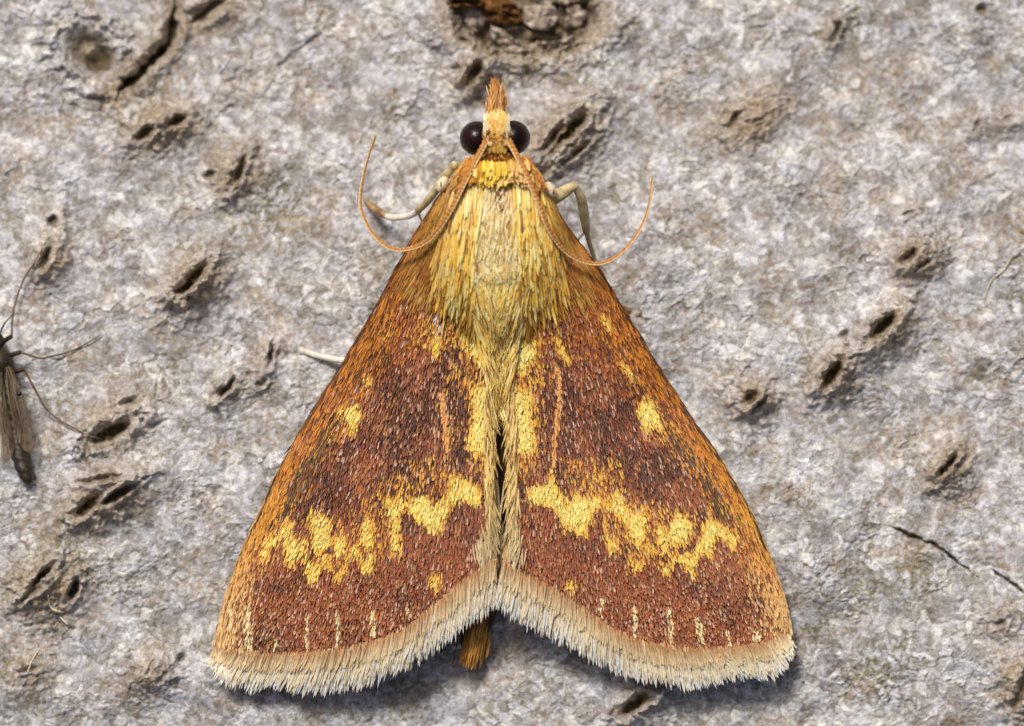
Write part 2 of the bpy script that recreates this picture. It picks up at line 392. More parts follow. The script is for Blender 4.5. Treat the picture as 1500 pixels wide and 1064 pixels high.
def ck(pts): return [(620 + a / 5.0, b_ / 5.0) for a, b_ in pts]
FL = [[(290, 60), (350, 50), (430, 100), (430, 190), (380, 215), (330, 185), (290, 110)],
      [(505, 195), (560, 220), (660, 290), (690, 325), (610, 340), (550, 320), (515, 270)],
      [(600, 350), (680, 345), (775, 380), (765, 415), (700, 425), (610, 395)],
      [(778, 345), (840, 312), (935, 328), (900, 375), (830, 400), (785, 385)],
      [(755, 60), (850, 50), (945, 70), (955, 150), (880, 215), (800, 190), (748, 150)],
      [(1060, 60), (1120, 45), (1175, 80), (1168, 150), (1100, 195), (1040, 190), (1065, 120)],
      [(955, 315), (1085, 275), (1075, 330), (990, 340)],
      [(780, -60), (900, -70), (950, -20), (940, 40), (850, 30), (790, 10)],
      [(1000, -50), (1100, -60), (1130, 0), (1060, 30), (1000, 20)]]
for q in FL:
    q = ck(q); c = np.mean(q, 0); flake_piece(q, float(bark_z(c[0], c[1])) + 0.04, 0.2, M_flake)
for q in ([(430, 20), (560, 0), (680, 60), (695, 150), (600, 182), (510, 155), (440, 95)], [(180, -30), (300, -40), (420, 0), (400, 40), (260, 50), (190, 40)]):
    q = ck(q); c = np.mean(q, 0); flake_piece(q, float(bark_z(c[0], c[1])) + 0.02, 0.3, M_rust)

# ------------------------------------------------------------------ moth: outlines in photo pixels
COSTA = {-1: [(672, 252), (650, 277), (620, 322), (590, 374), (560, 432), (530, 484), (500, 534), (470, 581), (440, 630), (410, 685), (384, 742), (360, 793), (341, 842), (325, 893), (315, 935), (314, 956)],
          1: [(786, 256), (803, 284), (826, 324), (852, 360), (880, 396), (905, 440), (932, 482), (960, 530), (986, 570), (1012, 610), (1042, 652), (1068, 692), (1092, 734), (1112, 778), (1131, 824), (1148, 872), (1157, 912), (1157, 932)]}
INNER = {-1: [(731, 300), (731, 400), (729, 470), (727, 530), (727, 600), (726, 660), (726, 720), (728, 780), (727, 825)],
          1: [(731, 300), (731, 400), (734, 470), (736, 530), (739, 600), (742, 660), (743, 720), (740, 780), (735, 828)]}
TERM = {-1: [(314, 956), (330, 957), (348, 959), (396, 963), (447, 961), (492, 956), (543, 946), (588, 928), (620, 905), (652, 879), (683, 854), (712, 833), (727, 825)],
         1: [(1157, 932), (1142, 938), (1129, 944), (1087, 952), (1040, 955), (992, 953), (944, 945), (902, 929), (873, 910), (848, 891), (810, 868), (768, 846), (735, 828)]}
TIPS = {-1: [(311, 970), (320, 990), (338, 1001), (370, 1007), (405, 1004), (444, 1010), (485, 1009), (536, 999), (581, 980), (620, 958), (658, 931), (690, 909), (725, 883)],
         1: [(1160, 948), (1152, 968), (1132, 989), (1100, 990), (1072, 992), (1027, 1002), (995, 1003), (937, 993), (918, 987), (880, 968), (829, 939), (777, 914), (727, 884)]}
def wing_poly(s): return COSTA[s] + TERM[s][1:] + INNER[s][::-1][1:]
CPL = {s: resample(COSTA[s], 26) for s in (-1, 1)}
def z_wing(x, y, s):
    d, f = seg_dist(x, y, CPL[s])
    edge = 1.15 - 0.75 * smooth(250, 640, y)
    z = edge + 0.34 * (1 - np.exp(-d / 22)) + 0.62 * np.clip(d / 330, 0, 1.2) * smooth(1100, 500, y) + 0.28 * np.clip(d / 330, 0, 1.2) * smooth(500, 1000, y)
    ang = np.arctan2(x - 731 - s * (-30), y - 200)
    z = z + 0.03 * np.sin(ang * 46) * smooth(450, 800, y) * smooth(20, 80, d) + 0.03 * perlin(x / 90, y / 90, 200 + s)
    return z
def z_top(x, y):
    zw = np.where(x < 733, z_wing(x, y, -1), z_wing(x, y, 1))
    # dip towards the midline behind the thorax
    zw = zw - 0.30 * np.exp(-((x - 733) / 13) ** 2) * smooth(470, 600, y)
    r2 = ((x - 729) / 116) ** 2 + ((y - 335) / np.where(y > 335, 175, 160)) ** 2
    th = 0.75 + 1.22 * np.sqrt(np.clip(1 - r2, 0, 1))
    k = 9.0
    return np.log(np.exp(k * zw) + np.exp(k * th)) / k

# ---- pattern of the wings, traced as areas of yellow scales
def tr(ox, oy, sc, pts): return [(ox + a / sc, oy + b_ / sc) for a, b_ in pts]
L4 = lambda p_: tr(300, 680, 3.129, p_); L2 = lambda p_: tr(300, 400, 3.324, p_)
R5 = lambda p_: tr(720, 680, 3.129, p_); R3 = lambda p_: tr(720, 400, 3.324, p_)
YEL = {-1: [L4([(930, 160), (1000, 110), (1060, 165), (1105, 130), (1130, 20), (1180, 40), (1260, 90), (1275, 150), (1250, 185), (1180, 150), (1130, 170), (1110, 235), (1080, 300), (1040, 305), (1000, 260), (945, 215)]),
            L4([(900, 120), (945, 150), (905, 200), (895, 270), (905, 400), (870, 405), (850, 360), (862, 250), (828, 170), (838, 95), (860, 150)]),
            L4([(725, 235), (770, 235), (785, 330), (745, 375), (712, 335)]),
            L4([(480, 240), (500, 205), (560, 205), (580, 260), (595, 340), (530, 405), (490, 365), (500, 300)]),
            L4([(590, 310), (660, 300), (655, 380), (600, 415), (588, 360)]),
            L4([(255, 395), (290, 325), (350, 285), (385, 232), (412, 240), (418, 310), (432, 345), (460, 305), (478, 340), (474, 395), (512, 440), (560, 400), (592, 440), (590, 475), (545, 455), (512, 535), (478, 535), (448, 415), (412, 455), (378, 455), (370, 385), (366, 325), (350, 335), (312, 365), (292, 425), (265, 415)]),
            L4([(598, 480), (638, 455), (678, 355), (702, 348), (732, 425), (790, 365), (785, 420), (772, 485), (735, 492), (703, 425), (682, 405), (655, 460), (627, 535), (605, 515)]),
            L4([(1030, 500), (1060, 490), (1088, 520), (1062, 582), (1040, 560)]),
            L2([(655, 655), (695, 622), (770, 630), (772, 690), (740, 752), (712, 800), (700, 790), (712, 720)]),
            L2([(785, 470), (822, 490), (812, 545), (785, 532)]),
            L2([(1108, 300), (1138, 232), (1158, 330), (1142, 392), (1108, 384)]),
            [(668, 474), (690, 466), (714, 486), (716, 534), (700, 532), (684, 508)],
            [(690, 556), (720, 556), (722, 652), (694, 664), (682, 640), (692, 606)]],
       1: [R5([(150, 110), (200, 70), (250, 60), (280, 8), (302, 90), (342, 152), (380, 118), (450, 130), (500, 108), (512, 160), (462, 210), (432, 312), (380, 302), (330, 272), (288, 202), (250, 165), (168, 155)]),
           R5([(500, 120), (540, 150), (560, 88), (600, 120), (632, 200), (690, 188), (712, 230), (692, 342), (660, 372), (630, 302), (600, 242), (560, 222), (530, 200)]),
           R5([(508, 180), (532, 310), (572, 338), (572, 382), (532, 394), (514, 300)]),
           R5([(748, 250), (800, 285), (840, 188), (892, 220), (918, 280), (892, 342), (840, 342), (780, 384), (748, 322)]),
           R5([(618, 328), (642, 425), (680, 438), (710, 338), (742, 370), (694, 420), (684, 478), (648, 472), (628, 400)]),
           R5([(758, 438), (800, 450), (830, 378), (880, 398), (930, 366), (950, 288), (990, 208), (1030, 238), (1090, 288), (1122, 308), (1112, 374), (1078, 362), (1050, 315), (1022, 332), (1002, 432), (970, 392), (942, 422), (922, 514), (880, 452), (842, 424), (812, 504), (778, 482)]),
           R5([(328, 530), (380, 508), (388, 562), (350, 564)]),
           [(744, 492), (782, 490), (786, 522), (766, 542), (746, 538)],
           R3([(300, 285), (340, 330), (384, 400), (360, 414), (328, 384)]),
           R3([(520, 180), (560, 190), (572, 240), (535, 245)]),
           R3([(605, 388), (650, 430), (705, 490), (692, 516), (640, 465)]),
           R3([(688, 632), (738, 580), (790, 618), (812, 680), (840, 720), (800, 735), (740, 762), (708, 702)]),
           [(746, 566), (780, 566), (778, 610), (786, 640), (780, 662), (752, 656)]]}
MIXA = {-1: [[(650, 440), (724, 440), (722, 690), (688, 700), (690, 600), (665, 540)], [(660, 420), (724, 420), (724, 500), (690, 520)],
             L2([(600, 700), (760, 620), (760, 740), (620, 820)]), L2([(1210, 440), (1290, 440), (1300, 600), (1220, 560)]), L2([(1150, 540), (1205, 560), (1210, 860), (1160, 860)]),
             L2([(1000, 900), (1200, 880), (1180, 1040), (900, 1060), (880, 990)]), L2([(860, 200), (920, 190), (920, 290), (870, 280)]),
             L4([(780, 100), (900, 90), (880, 400), (700, 440), (560, 440), (440, 210), (700, 220)]), L2([(1010, 200), (1240, 150), (1250, 300), (1000, 380)])],
        1: [[(742, 440), (806, 440), (798, 540), (782, 600), (784, 700), (746, 700)], [(742, 420), (796, 420), (780, 520), (742, 500)],
            R3([(700, 640), (880, 690), (900, 790), (720, 770)]), R3([(200, 430), (260, 430), (260, 520), (210, 520)]), R3([(340, 880), (640, 900), (640, 1060), (360, 1060)]), R3([(100, 440), (250, 600), (250, 900), (110, 900)]),
            R5([(500, 90), (700, 180), (920, 190), (900, 380), (620, 460), (540, 350)]), R3([(240, 230), (330, 250), (420, 430), (330, 420)])]}
def streaks(f, L): return [f([(a - w_, y0), (a + w_ * .6, y0), (b2 + w_, (y0 + y1) / 2), (b2 + w_ * .7, y1), (b2 - w_, y1)]) for a, b2, y0, y1, w_ in L]
STRK = {-1: streaks(L4, [(200, 210, 640, 860, 15), (332, 332, 790, 845, 9), (472, 470, 690, 860, 10), (613, 612, 665, 825, 9), (768, 775, 655, 775, 9), (925, 935, 628, 700, 7), (130, 120, 640, 740, 8)]),
        1: streaks(R5, [(508, 500, 595, 695, 10), (657, 655, 640, 785, 10), (808, 822, 645, 805, 10), (935, 958, 675, 808, 13), (1080, 1086, 755, 825, 9), (1200, 1215, 745, 805, 18)])}
VEIN = {-1: [L2([(1155, 560), (1170, 720), (1190, 850)])], 1: [R3([(315, 440), (328, 540), (322, 660), (308, 780), (298, 920)])]}
WHITE = {-1: L2([(1110, 170), (1170, 170), (1170, 280), (1130, 300)]), 1: R3([(0, 0), (1, 0), (0, 1)])}

def wing_color(x, y, s, jit=1.0):
    n = len(x); r = rng.random(n); r2 = rng.random(n)
    xj = x + rng.normal(0, 1.6, n) * jit; yj = y + rng.normal(0, 3.2, n) * jit
    d, f = seg_dist(x, y, CPL[s])
    low = fbm(x / 70, y / 70, 300 + s, 3); low2 = fbm(x / 34, y / 50, 320 + s, 3)
    pal = {'red': lin(158, 78, 48), 'brown': lin(152, 98, 60), 'dark': lin(86, 50, 36), 'tan': lin(190, 128, 70), 'lilac': lin(196, 156, 130), 'orange': lin(200, 124, 38), 'gold': lin(226, 168, 62), 'buff': lin(228, 192, 136), 'yel': lin(246, 186, 58), 'pale': lin(254, 226, 138)}
    c = np.zeros((n, 3))
    mid = smooth(470, 560, y) * smooth(800, 720, y)
    pd = np.clip(0.20 + 0.32 * mid + 0.5 * low - 0.10 * smooth(820, 900, y), 0.04, 0.75)
    pt = np.clip(0.13 - 0.2 * low2 + 0.12 * smooth(820, 930, y) + 0.18 * smooth(480, 400, y), 0.03, .5)
    c[:] = np.where((r < pd)[:, None], pal['dark'], np.where((r < pd + pt)[:, None], pal['tan'], np.where((r2 < 0.55)[:, None], pal['red'], pal['brown'])))
    reg = pal['red'] * .55 + pal['brown'] * .45; reg = reg * (1 - 0.62 * np.clip(0.8 * mid + 1.1 * low, 0, 1))[:, None] * (1 + 0.12 * smooth(800, 900, y))[:, None]
    c = c * 0.68 + reg * 0.32
    li = rng.random(n) < 0.05 + 0.06 * smooth(780, 900, y) + 0.03 * mid; c[li] = pal['lilac']  # scattered paler scales: a purplish sheen painted into the wing colour
    # golden-orange band along the front edge
    wband = 50 + 30 * smooth(330, 440, y) * smooth(620, 470, y) - 6 * smooth(650, 800, y)
    pb = np.clip(1.25 - d / wband, 0, 1) * (0.92 + 0.25 * low)
    pb = np.maximum(pb, smooth(400, 320, y) * 0.7)
    inb = rng.random(n) < pb
    oc = pal['orange'] + (pal['gold'] - pal['orange']) * (smooth(600, 780, y) * 0.9 * rng.random(n))[:, None]
    oc = oc + (pal['buff'] - oc) * (smooth(760, 930, y) * (0.45 + 0.55 * rng.random(n)))[:, None]
    oc = np.where((rng.random(n) < 0.30 * smooth(800, 500, y) + 0.06)[:, None], lin(120, 70, 30), oc)
    c[inb] = oc[inb]
    # olive line inside the band, lower half
    ol = np.exp(-((d - 36) / 9) ** 2) * smooth(540, 620, y) * smooth(800, 740, y)
    k = rng.random(n) < 0.6 * ol; c[k] = lin(98, 78, 44)
    # dark rim of the front edge
    k = (d < 3.5) & (y < 800) & (rng.random(n) < 0.8); c[k] = lin(74, 52, 34)
    # yellow zones
    for pl in MIXA[s]:
        k = inpoly(xj + rng.normal(0, 5, n), yj + rng.normal(0, 5, n), pl) & (rng.random(n) < 0.42); c[k] = np.where((rng.random(k.sum()) < .5)[:, None], pal['gold'], lin(204, 134, 60))
    for pl in YEL[s]:
        de, _ = seg_dist(xj, yj, list(pl) + [pl[0]]); sdv = np.where(inpoly(xj, yj, pl), de, -de)
        k = rng.random(n) < smooth(-4.0, 2.0, sdv)
        q = (rng.random(n) * 0.6 + 0.4 * smooth(3, 12, sdv))[:, None]; e_ = smooth(-3, 5, sdv)[:, None]
        yc = (pal['yel'] * (1 - q) + pal['pale'] * q) * e_ + lin(206, 142, 58) * (1 - e_)
        c[k] = yc[k]
    for pl in STRK[s]:
        k = inpoly(x + rng.normal(0, .6, n), y, pl) & (rng.random(n) < 0.75); c[k] = lin(240, 212, 158)
    for pl in VEIN[s]:
        dv, _ = seg_dist(x, y, pl); k = (dv < 3.6); c[k] = lin(226, 160, 92)
    k = inpoly(x, y, WHITE[s]) & (rng.random(n) < 0.4); c[k] = lin(214, 206, 210)
    # inner margin: pale straw
    di, _ = seg_dist(x, y, INNER[s])
    k = (rng.random(n) < np.clip(1.2 - di / 16, 0, 1) * smooth(420, 470, y)); c[k] = np.where((rng.random(k.sum()) < .55)[:, None], lin(214, 178, 104), lin(166, 130, 78))
    # towards the fringe: a thin brown line with buff dots
    dt, _ = seg_dist(x, y, TERM[s])
    k = rng.random(n) < 0.6 * smooth(9, 0, dt); c[k] = lin(206, 160, 100)
    return c * rng.uniform(0.8, 1.14, (n, 1))

# ------------------------------------------------------------------ ribbons: scales and hairs as real blades
def ribbons(name, x, y, dx, dy, L, wd, col, zf, parent, mat, lift0=0.0, lift1=0.04, K=4, bend=0.0, tipw=0.75, tipcol=None, jitter_z=0.01, crown=0.25, tippow=2.0):
    n = len(x); L = np.broadcast_to(L, n).astype(float); wd = np.broadcast_to(wd, n).astype(float)
    nrm = np.hypot(dx, dy); dx, dy = dx / nrm, dy / nrm
    T = np.linspace(0, 1, K)
    prof = {True: np.interp(T, [0, .25, .6, .85, 1], [0.55, 0.9, 1.0, 0.95, tipw])}[True]
    V = np.zeros((n, K, 3, 3)); C = np.zeros((n, K, 3, 3)); bz = rng.normal(0, jitter_z, n); bd = rng.normal(0, 1, n) * bend
    tw = rng.normal(0, 0.25, n)
    l1 = lift1 * rng.uniform(0.4, 1.5, n)
    for k, t_ in enumerate(T):
        cx = x + dx * L * t_ - dy * bd * t_ * t_; cy = y + dy * L * t_ + dx * bd * t_ * t_
        zc = zf(cx, cy) + lift0 + bz + l1 * t_
        for j, o in enumerate((-0.5, 0.0, 0.5)):
            ww = wd * prof[k] * o
            ex = L * 0.10 * (o == 0) * (k == K - 1)
            z_ = zc + (o == 0) * wd / S * crown + tw * ww / S
            V[:, k, j] = W(cx - dy * ww + dx * ex, cy + dx * ww + dy * ex, z_)
            cc = col
            if tipcol is not None: cc = col + (tipcol - col) * (t_ ** tippow)
            C[:, k, j] = cc
    base = np.arange(n)[:, None] * (K * 3); F = []
    for k in range(K - 1):
        for j in range(2):
            a = k * 3 + j; F.append(np.concatenate([base + a, base + a + 3, base + a + 4, base + a + 1], 1))
    o = mesh_obj(name, V.reshape(-1, 3), np.vstack(F), mat, parent, col=C.reshape(-1, 3))
    o['kind'] = 'stuff'
    return o
def tube(name, pts3, rad, mat, parent, seg=10, n=40, col=None, ring=0.0, nr=30, flat=1.0):
    """swept tube through pixel/height points [(x, y, z)], radii in px"""
    q = resample(pts3, n); P = W(q[:, 0], q[:, 1], q[:, 2]); u = np.linspace(0, 1, n)
    r = np.interp(u, np.linspace(0, 1, len(rad)), rad) / S * (1 + ring * np.sin(u * nr * 2 * np.pi))
    Tn = np.gradient(P, axis=0); Tn /= np.linalg.norm(Tn, axis=1)[:, None]
    side = np.cross(Tn, (0, 0, 1.0)); side /= np.maximum(np.linalg.norm(side, axis=1), 1e-6)[:, None]; up = np.cross(side, Tn)
    v = []; f = []
    for i in range(n):
        for k in range(seg):
            a = 2 * math.pi * k / seg; v.append(P[i] + r[i] * (math.cos(a) * side[i] + flat * math.sin(a) * up[i]))
    for i in range(n - 1):
        for k in range(seg):
            k2 = (k + 1) % seg; f.append((i * seg + k, i * seg + k2, (i + 1) * seg + k2, (i + 1) * seg + k))
    f.append(tuple(range(seg))[::-1]); f.append(tuple((n - 1) * seg + k for k in range(seg)))
    return mesh_obj(name, v, f, mat, parent, col=col)
def ball(name, c, r, mat, parent, seg=32, rings=20, noise=0.0, rot=0.0):
    bm = bmesh.new(); bmesh.ops.create_uvsphere(bm, u_segments=seg, v_segments=rings, radius=1)
    P = W(np.float64(c[0]), np.float64(c[1]), np.float64(c[2])); ca, sa = math.cos(rot), math.sin(rot)
    for v in bm.verts:
        a, b_, d = v.co.x * r[0] / S, v.co.y * r[1] / S, v.co.z * r[2] / S
        v.co = Vector((P[0] + a * ca - b_ * sa, P[1] + a * sa + b_ * ca, P[2] + d))
    me = bpy.data.meshes.new(name); bm.to_mesh(me); bm.free()
    me.polygons.foreach_set('use_smooth', np.full(len(me.polygons), True)); me.materials.append(mat)
    o = bpy.data.objects.new(name, me); COL.objects.link(o); o.parent = parent
    return o

moth = empty('moth', (0, 0, 0), 'golden-brown moth with yellow zigzag wing bands resting head-up on pale bark', 'moth')

# ---- body: one continuous loft from brow to tail
def loft_body():
    # x, y, z centre, half width px, half height mm
    sec = [(727, 172, 1.42, 8, .10), (727, 177, 1.42, 17, .20), (728, 190, 1.40, 21, .30), (728, 206, 1.38, 21, .33), (728, 220, 1.34, 20, .34), (728, 229, 1.30, 26, .36), (728, 240, 1.28, 44, .46),
           (728, 256, 1.24, 58, .62), (729, 285, 1.18, 78, .82), (729, 320, 1.10, 92, .98), (729, 360, 1.06, 92, 1.02), (729, 400, 1.02, 82, .92), (730, 440, .96, 66, .74), (731, 490, .78, 54, .52),
           (732, 560, .52, 48, .36), (732, 640, .40, 46, .34), (728, 720, .36, 44, .33), (720, 800, .30, 38, .32), (708, 870, .24, 30, .26), (697, 920, .20, 22, .20), (690, 950, .18, 14, .13), (688, 962, .18, 6, .06)]
    q = resample(np.array(sec), 90); seg = 28; v = []; f = []
    for x, y, z, a, b_ in q:
        P = W(np.float64(x), np.float64(y), np.float64(z))
        for k in range(seg):
            th = 2 * math.pi * k / seg; v.append((P[0] + a / S * math.cos(th), P[1], P[2] + b_ * math.sin(th)))
    n = len(q)
    for i in range(n - 1):
        for k in range(seg):
            k2 = (k + 1) % seg; f.append((i * seg + k, i * seg + k2, (i + 1) * seg + k2, (i + 1) * seg + k))
    f.append(tuple(range(seg))[::-1]); f.append(tuple((n - 1) * seg + k for k in range(seg)))
    yy = np.repeat(q[:, 1], seg)
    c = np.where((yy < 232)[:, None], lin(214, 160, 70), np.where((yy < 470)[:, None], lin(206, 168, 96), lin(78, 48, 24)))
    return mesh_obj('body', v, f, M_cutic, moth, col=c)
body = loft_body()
ball('eye', (698, 203, 1.42), (24.5, 25, 27), M_eye, moth); ball('eye', (752, 202, 1.42), (24.5, 25, 27), M_eye, moth)

# ---- forewings
for s in (-1, 1):
    # membrane: Coons patch between front edge, inner edge and outer edge, with thickness
    nu, nv = 110, 60
    C = resample(COSTA[s], nu); D = resample(INNER[s], nu); Tm = resample(TERM[s], nv)
    Bs = np.stack([np.linspace(C[0, 0], D[0, 0], nv), np.linspace(C[0, 1], D[0, 1], nv)], -1)
    u = np.linspace(0, 1, nu)[:, None, None]; v_ = np.linspace(0, 1, nv)[None, :, None]
    P = (1 - v_) * C[:, None] + v_ * D[:, None] + (1 - u) * Bs[None] + u * Tm[None] - ((1 - u) * (1 - v_) * C[0] + (1 - u) * v_ * D[0] + u * (1 - v_) * C[-1] + u * v_ * D[-1])
    X, Y = P[..., 0], P[..., 1]
    di, _ = seg_dist(X, Y, INNER[s])
    Z = z_wing(X, Y, s) - 0.03 - 0.30 * np.exp(-((X - 733) / 13) ** 2) * smooth(470, 600, Y)
    top = W(X, Y, Z).reshape(-1, 3); bot = W(X, Y, Z - 0.035).reshape(-1, 3)
    ii = np.arange(nu * nv).reshape(nu, nv)
    q = np.stack([ii[:-1, :-1], ii[1:, :-1], ii[1:, 1:], ii[:-1, 1:]], -1).reshape(-1, 4)
    if s == 1: q = q[:, ::-1]
    F = np.vstack([q, q[:, ::-1] + nu * nv])
    rim = np.concatenate([ii[:, 0], ii[-1, 1:], ii[::-1, -1][1:], ii[0, ::-1][1:]])
    rq = np.stack([rim[:-1], rim[:-1] + nu * nv, rim[1:] + nu * nv, rim[1:]], -1)
    if s == -1: rq = rq[:, ::-1]
    F = np.vstack([F, rq])
    cw = wing_color(X.ravel(), Y.ravel(), s, 0.3) * 0.75
    wing = mesh_obj('forewing', np.vstack([top, bot]), F, M_memb, moth, col=np.vstack([cw, cw]))
    # cover scales: rows like shingles
    sx, sy = 2.05, 3.5
    xs, ys = np.meshgrid(np.arange(300, 1175, sx), np.arange(240, 970, sy)); xs = xs + (np.arange(len(xs)) % 2)[:, None] * sx / 2
    xs = (xs + rng.normal(0, 1.0, xs.shape)).ravel(); ys = (ys + rng.normal(0, 1.5, ys.shape)).ravel()
    k = inpoly(xs, ys, wing_poly(s)); xs, ys = xs[k], ys[k]
    d, f = seg_dist(xs, ys, CPL[s])
    # flow: along the veins, swinging to the front edge near it
    bx, by = 731 + s * (-40), -250
    fx, fy = xs - bx, ys - by; nf = np.hypot(fx, fy); fx, fy = fx / nf, fy / nf
    i_ = np.clip((f * 25).astype(int), 0, 24); tg = CPL[s][i_ + 1] - CPL[s][i_]; tg /= np.linalg.norm(tg, axis=1)[:, None]
    wgt = np.exp(-d / 55)[:, None] * 0.9
    dr = np.stack([fx, fy], -1) * (1 - wgt) + tg * wgt + rng.normal(0, 0.07, (len(xs), 2))
    edge = np.exp(-d / 26); upz = smooth(440, 350, ys)
    L = 9.8 + 9 * edge + 12 * upz + rng.normal(0, 1.6, len(xs)) - 3 * smooth(780, 900, ys)
    wd = 2.35 - 0.4 * edge - 0.3 * upz + rng.normal(0, 0.3, len(xs))
    dt, _ = seg_dist(xs + dr[:, 0] * L, ys + dr[:, 1] * L, COSTA[s])
    c = wing_color(xs, ys, s)
    tip = np.clip(c * 1.38 + 0.006, 0, 0.95)
    ribbons('scales', xs, ys, dr[:, 0], dr[:, 1], L, wd, c * np.where(c[:, 1] > 0.3, 0.95, 0.72)[:, None], lambda a, b_, s=s: z_wing(a, b_, s) - 0.30 * np.exp(-((a - 733) / 13) ** 2) * smooth(470, 600, b_), wing, M_scale, lift0=-0.012, lift1=0.034, K=4, tipw=0.5, tipcol=tip, jitter_z=0.012, crown=0.2)
    # fringe along the outer edge, two tiers
    for tier in range(3):
        n = 820; tt = np.sort(rng.random(n)); I = resample(TERM[s], 400); O = resample(TIPS[s], 400)
        a = I[(tt * 399).astype(int)]; b_ = O[np.clip((tt * 399 + rng.normal(0, 3, n)).astype(int), 0, 399)]
        e = b_ - a; ln = np.hypot(e[:, 0], e[:, 1])
        lf = (1.0, 0.82, 0.42)[tier] * rng.uniform(0.8, 1.06, n)
        a2 = a - e / ln[:, None] * rng.uniform(0, 9, (n, 1))
        cl = np.array([lin(238, 214, 172), lin(234, 204, 152), lin(190, 136, 84)][tier]) * rng.uniform(0.66, 1.12, (n, 1))
        g = rng.random(n) < (0.45, 0.15, 0.0)[tier]; tc_ = np.array([lin(250, 240, 216), lin(250, 236, 202), lin(246, 222, 176)][tier]) * rng.uniform(.75, 1.05, (n, 1)); tc_[g] = lin(232, 234, 232)
        zf = lambda xx, yy, s=s: z_wing(xx, yy, s) - 0.03 - 0.0022 * np.clip(seg_dist(xx, yy, TERM[s])[0], 0, 60)
        ribbons('fringe', a2[:, 0], a2[:, 1], e[:, 0] + rng.normal(0, 2.2, n), e[:, 1], ln * lf + 6, rng.uniform(2.3, 3.8, n), cl, zf, wing, M_hair, lift0=0.03 * tier, lift1=0.02, K=5, bend=1.8, tipw=0.6, tipcol=tc_, tippow=0.9, jitter_z=0.022)
    # fine hairs over the front edge
    n = 700; ii2 = rng.random(n) ** 0.8; cc = resample(COSTA[s], 500); a = cc[(ii2 * 497).astype(int)]; tg = cc[(ii2 * 497).astype(int) + 2] - a
    cl = np.where((a[:, 1:] < 640), lin(150, 92, 36), lin(204, 150, 74)); cl = cl + (lin(222, 190, 138) - cl) * smooth(760, 930, a[:, 1])[:, None]; cl = cl * rng.uniform(.6, 1.1, (n, 1))
    nin = np.stack([-s * np.ones(n) * 2, np.zeros(n)], -1)
    ribbons('edge_hair', a[:, 0] - s * rng.uniform(0, 6, n), a[:, 1], tg[:, 0] + s * rng.uniform(-.02, .14, n) * 3, tg[:, 1], rng.uniform(12, 24, n), rng.uniform(1.4, 2.4, n), cl, lambda xx, yy, s=s: z_wing(xx, yy, s), wing, M_hair, lift0=-0.02, lift1=0.03, K=4, tipw=0.3)
    # long straw hairs along the inner edge, slanting to the midline
    n = 420; uu = rng.random(n); D2 = resample(INNER[s], 400); a = D2[(120 + uu * 279).astype(int)]
    off = rng.uniform(3, 17, n) * (1 + 1.3 * smooth(770, 830, a[:, 1]))
    hx = a[:, 0] + s * off; hy = a[:, 1] - rng.uniform(0, 30, n)
    cl = np.where((rng.random(n) < .35)[:, None], lin(170, 128, 66), lin(240, 208, 128)); cl = cl + (lin(222, 200, 160) - cl) * (smooth(680, 820, hy) * .8)[:, None]
    ribbons('margin_hair', hx, hy, -s * rng.uniform(0.05, 0.30, n), np.ones(n), rng.uniform(20, 42, n), rng.uniform(1.6, 2.6, n), cl * rng.uniform(.8, 1.1, (n, 1)), lambda xx, yy, s=s: z_wing(xx, yy, s) - 0.2 * np.exp(-((xx - 733) / 13) ** 2) * smooth(470, 600, yy), wing, M_hair, lift0=0.03, lift1=0.04, K=5, bend=3, tipw=0.35)

# ---- hindwings: only their pale folded edges show in the gap
for s in (-1, 1):
    pts = [(733 + s * 3, 600), (733 + s * 16, 700), (732 + s * 30, 800), (731 + s * 70, 870)]
    cx = resample(pts, 30); half = np.interp(np.linspace(0, 1, 30), [0, .3, 1], [4, 20, 50]); v = []; f = []
    for i in range(30):
        for j in range(8):
            t_ = j / 7; xx = cx[i, 0] + s * (t_ * 2 * half[i] - 6); v.append(W(np.float64(xx), np.float64(cx[i, 1]), np.float64(0.74 - 0.2 * i / 29 + 0.10 * t_)))
    for i in range(29):
        for j in range(7):
            a = i * 8 + j; f.append((a, a + 8, a + 9, a + 1) if s == -1 else (a, a + 1, a + 9, a + 8))
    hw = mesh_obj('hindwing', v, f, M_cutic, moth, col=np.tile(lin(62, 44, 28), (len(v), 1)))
    n = 26 if s == -1 else 6; hx = 733 + s * rng.uniform(1, 8, n) - 1; hy = rng.uniform(690, 790, n)
    ribbons('hindwing_hair', hx, hy, s * rng.uniform(-.12, .05, n), np.ones(n), rng.uniform(40, 70, n), rng.uniform(2, 3, n), np.tile(lin(222, 200, 152), (n, 1)) * rng.uniform(.6, 1.1, (n, 1)), lambda a, b_: 0.86 + 0 * a, hw, M_hair, K=4, tipw=.3)

# ---- thorax hair
def region(n, poly):
    p_ = np.array(poly); out = np.zeros((0, 2))
    while len(out) < n:
        c = rng.uniform(p_.min(0), p_.max(0), (n * 2, 2)); out = np.vstack([out, c[inpoly(c[:, 0], c[:, 1], poly)]])
    return out[:n, 0], out[:n, 1]
def pick(n, *cols, p=None): return np.array(cols)[rng.choice(len(cols), n, p=p)] * rng.uniform(.82, 1.1, (n, 1))
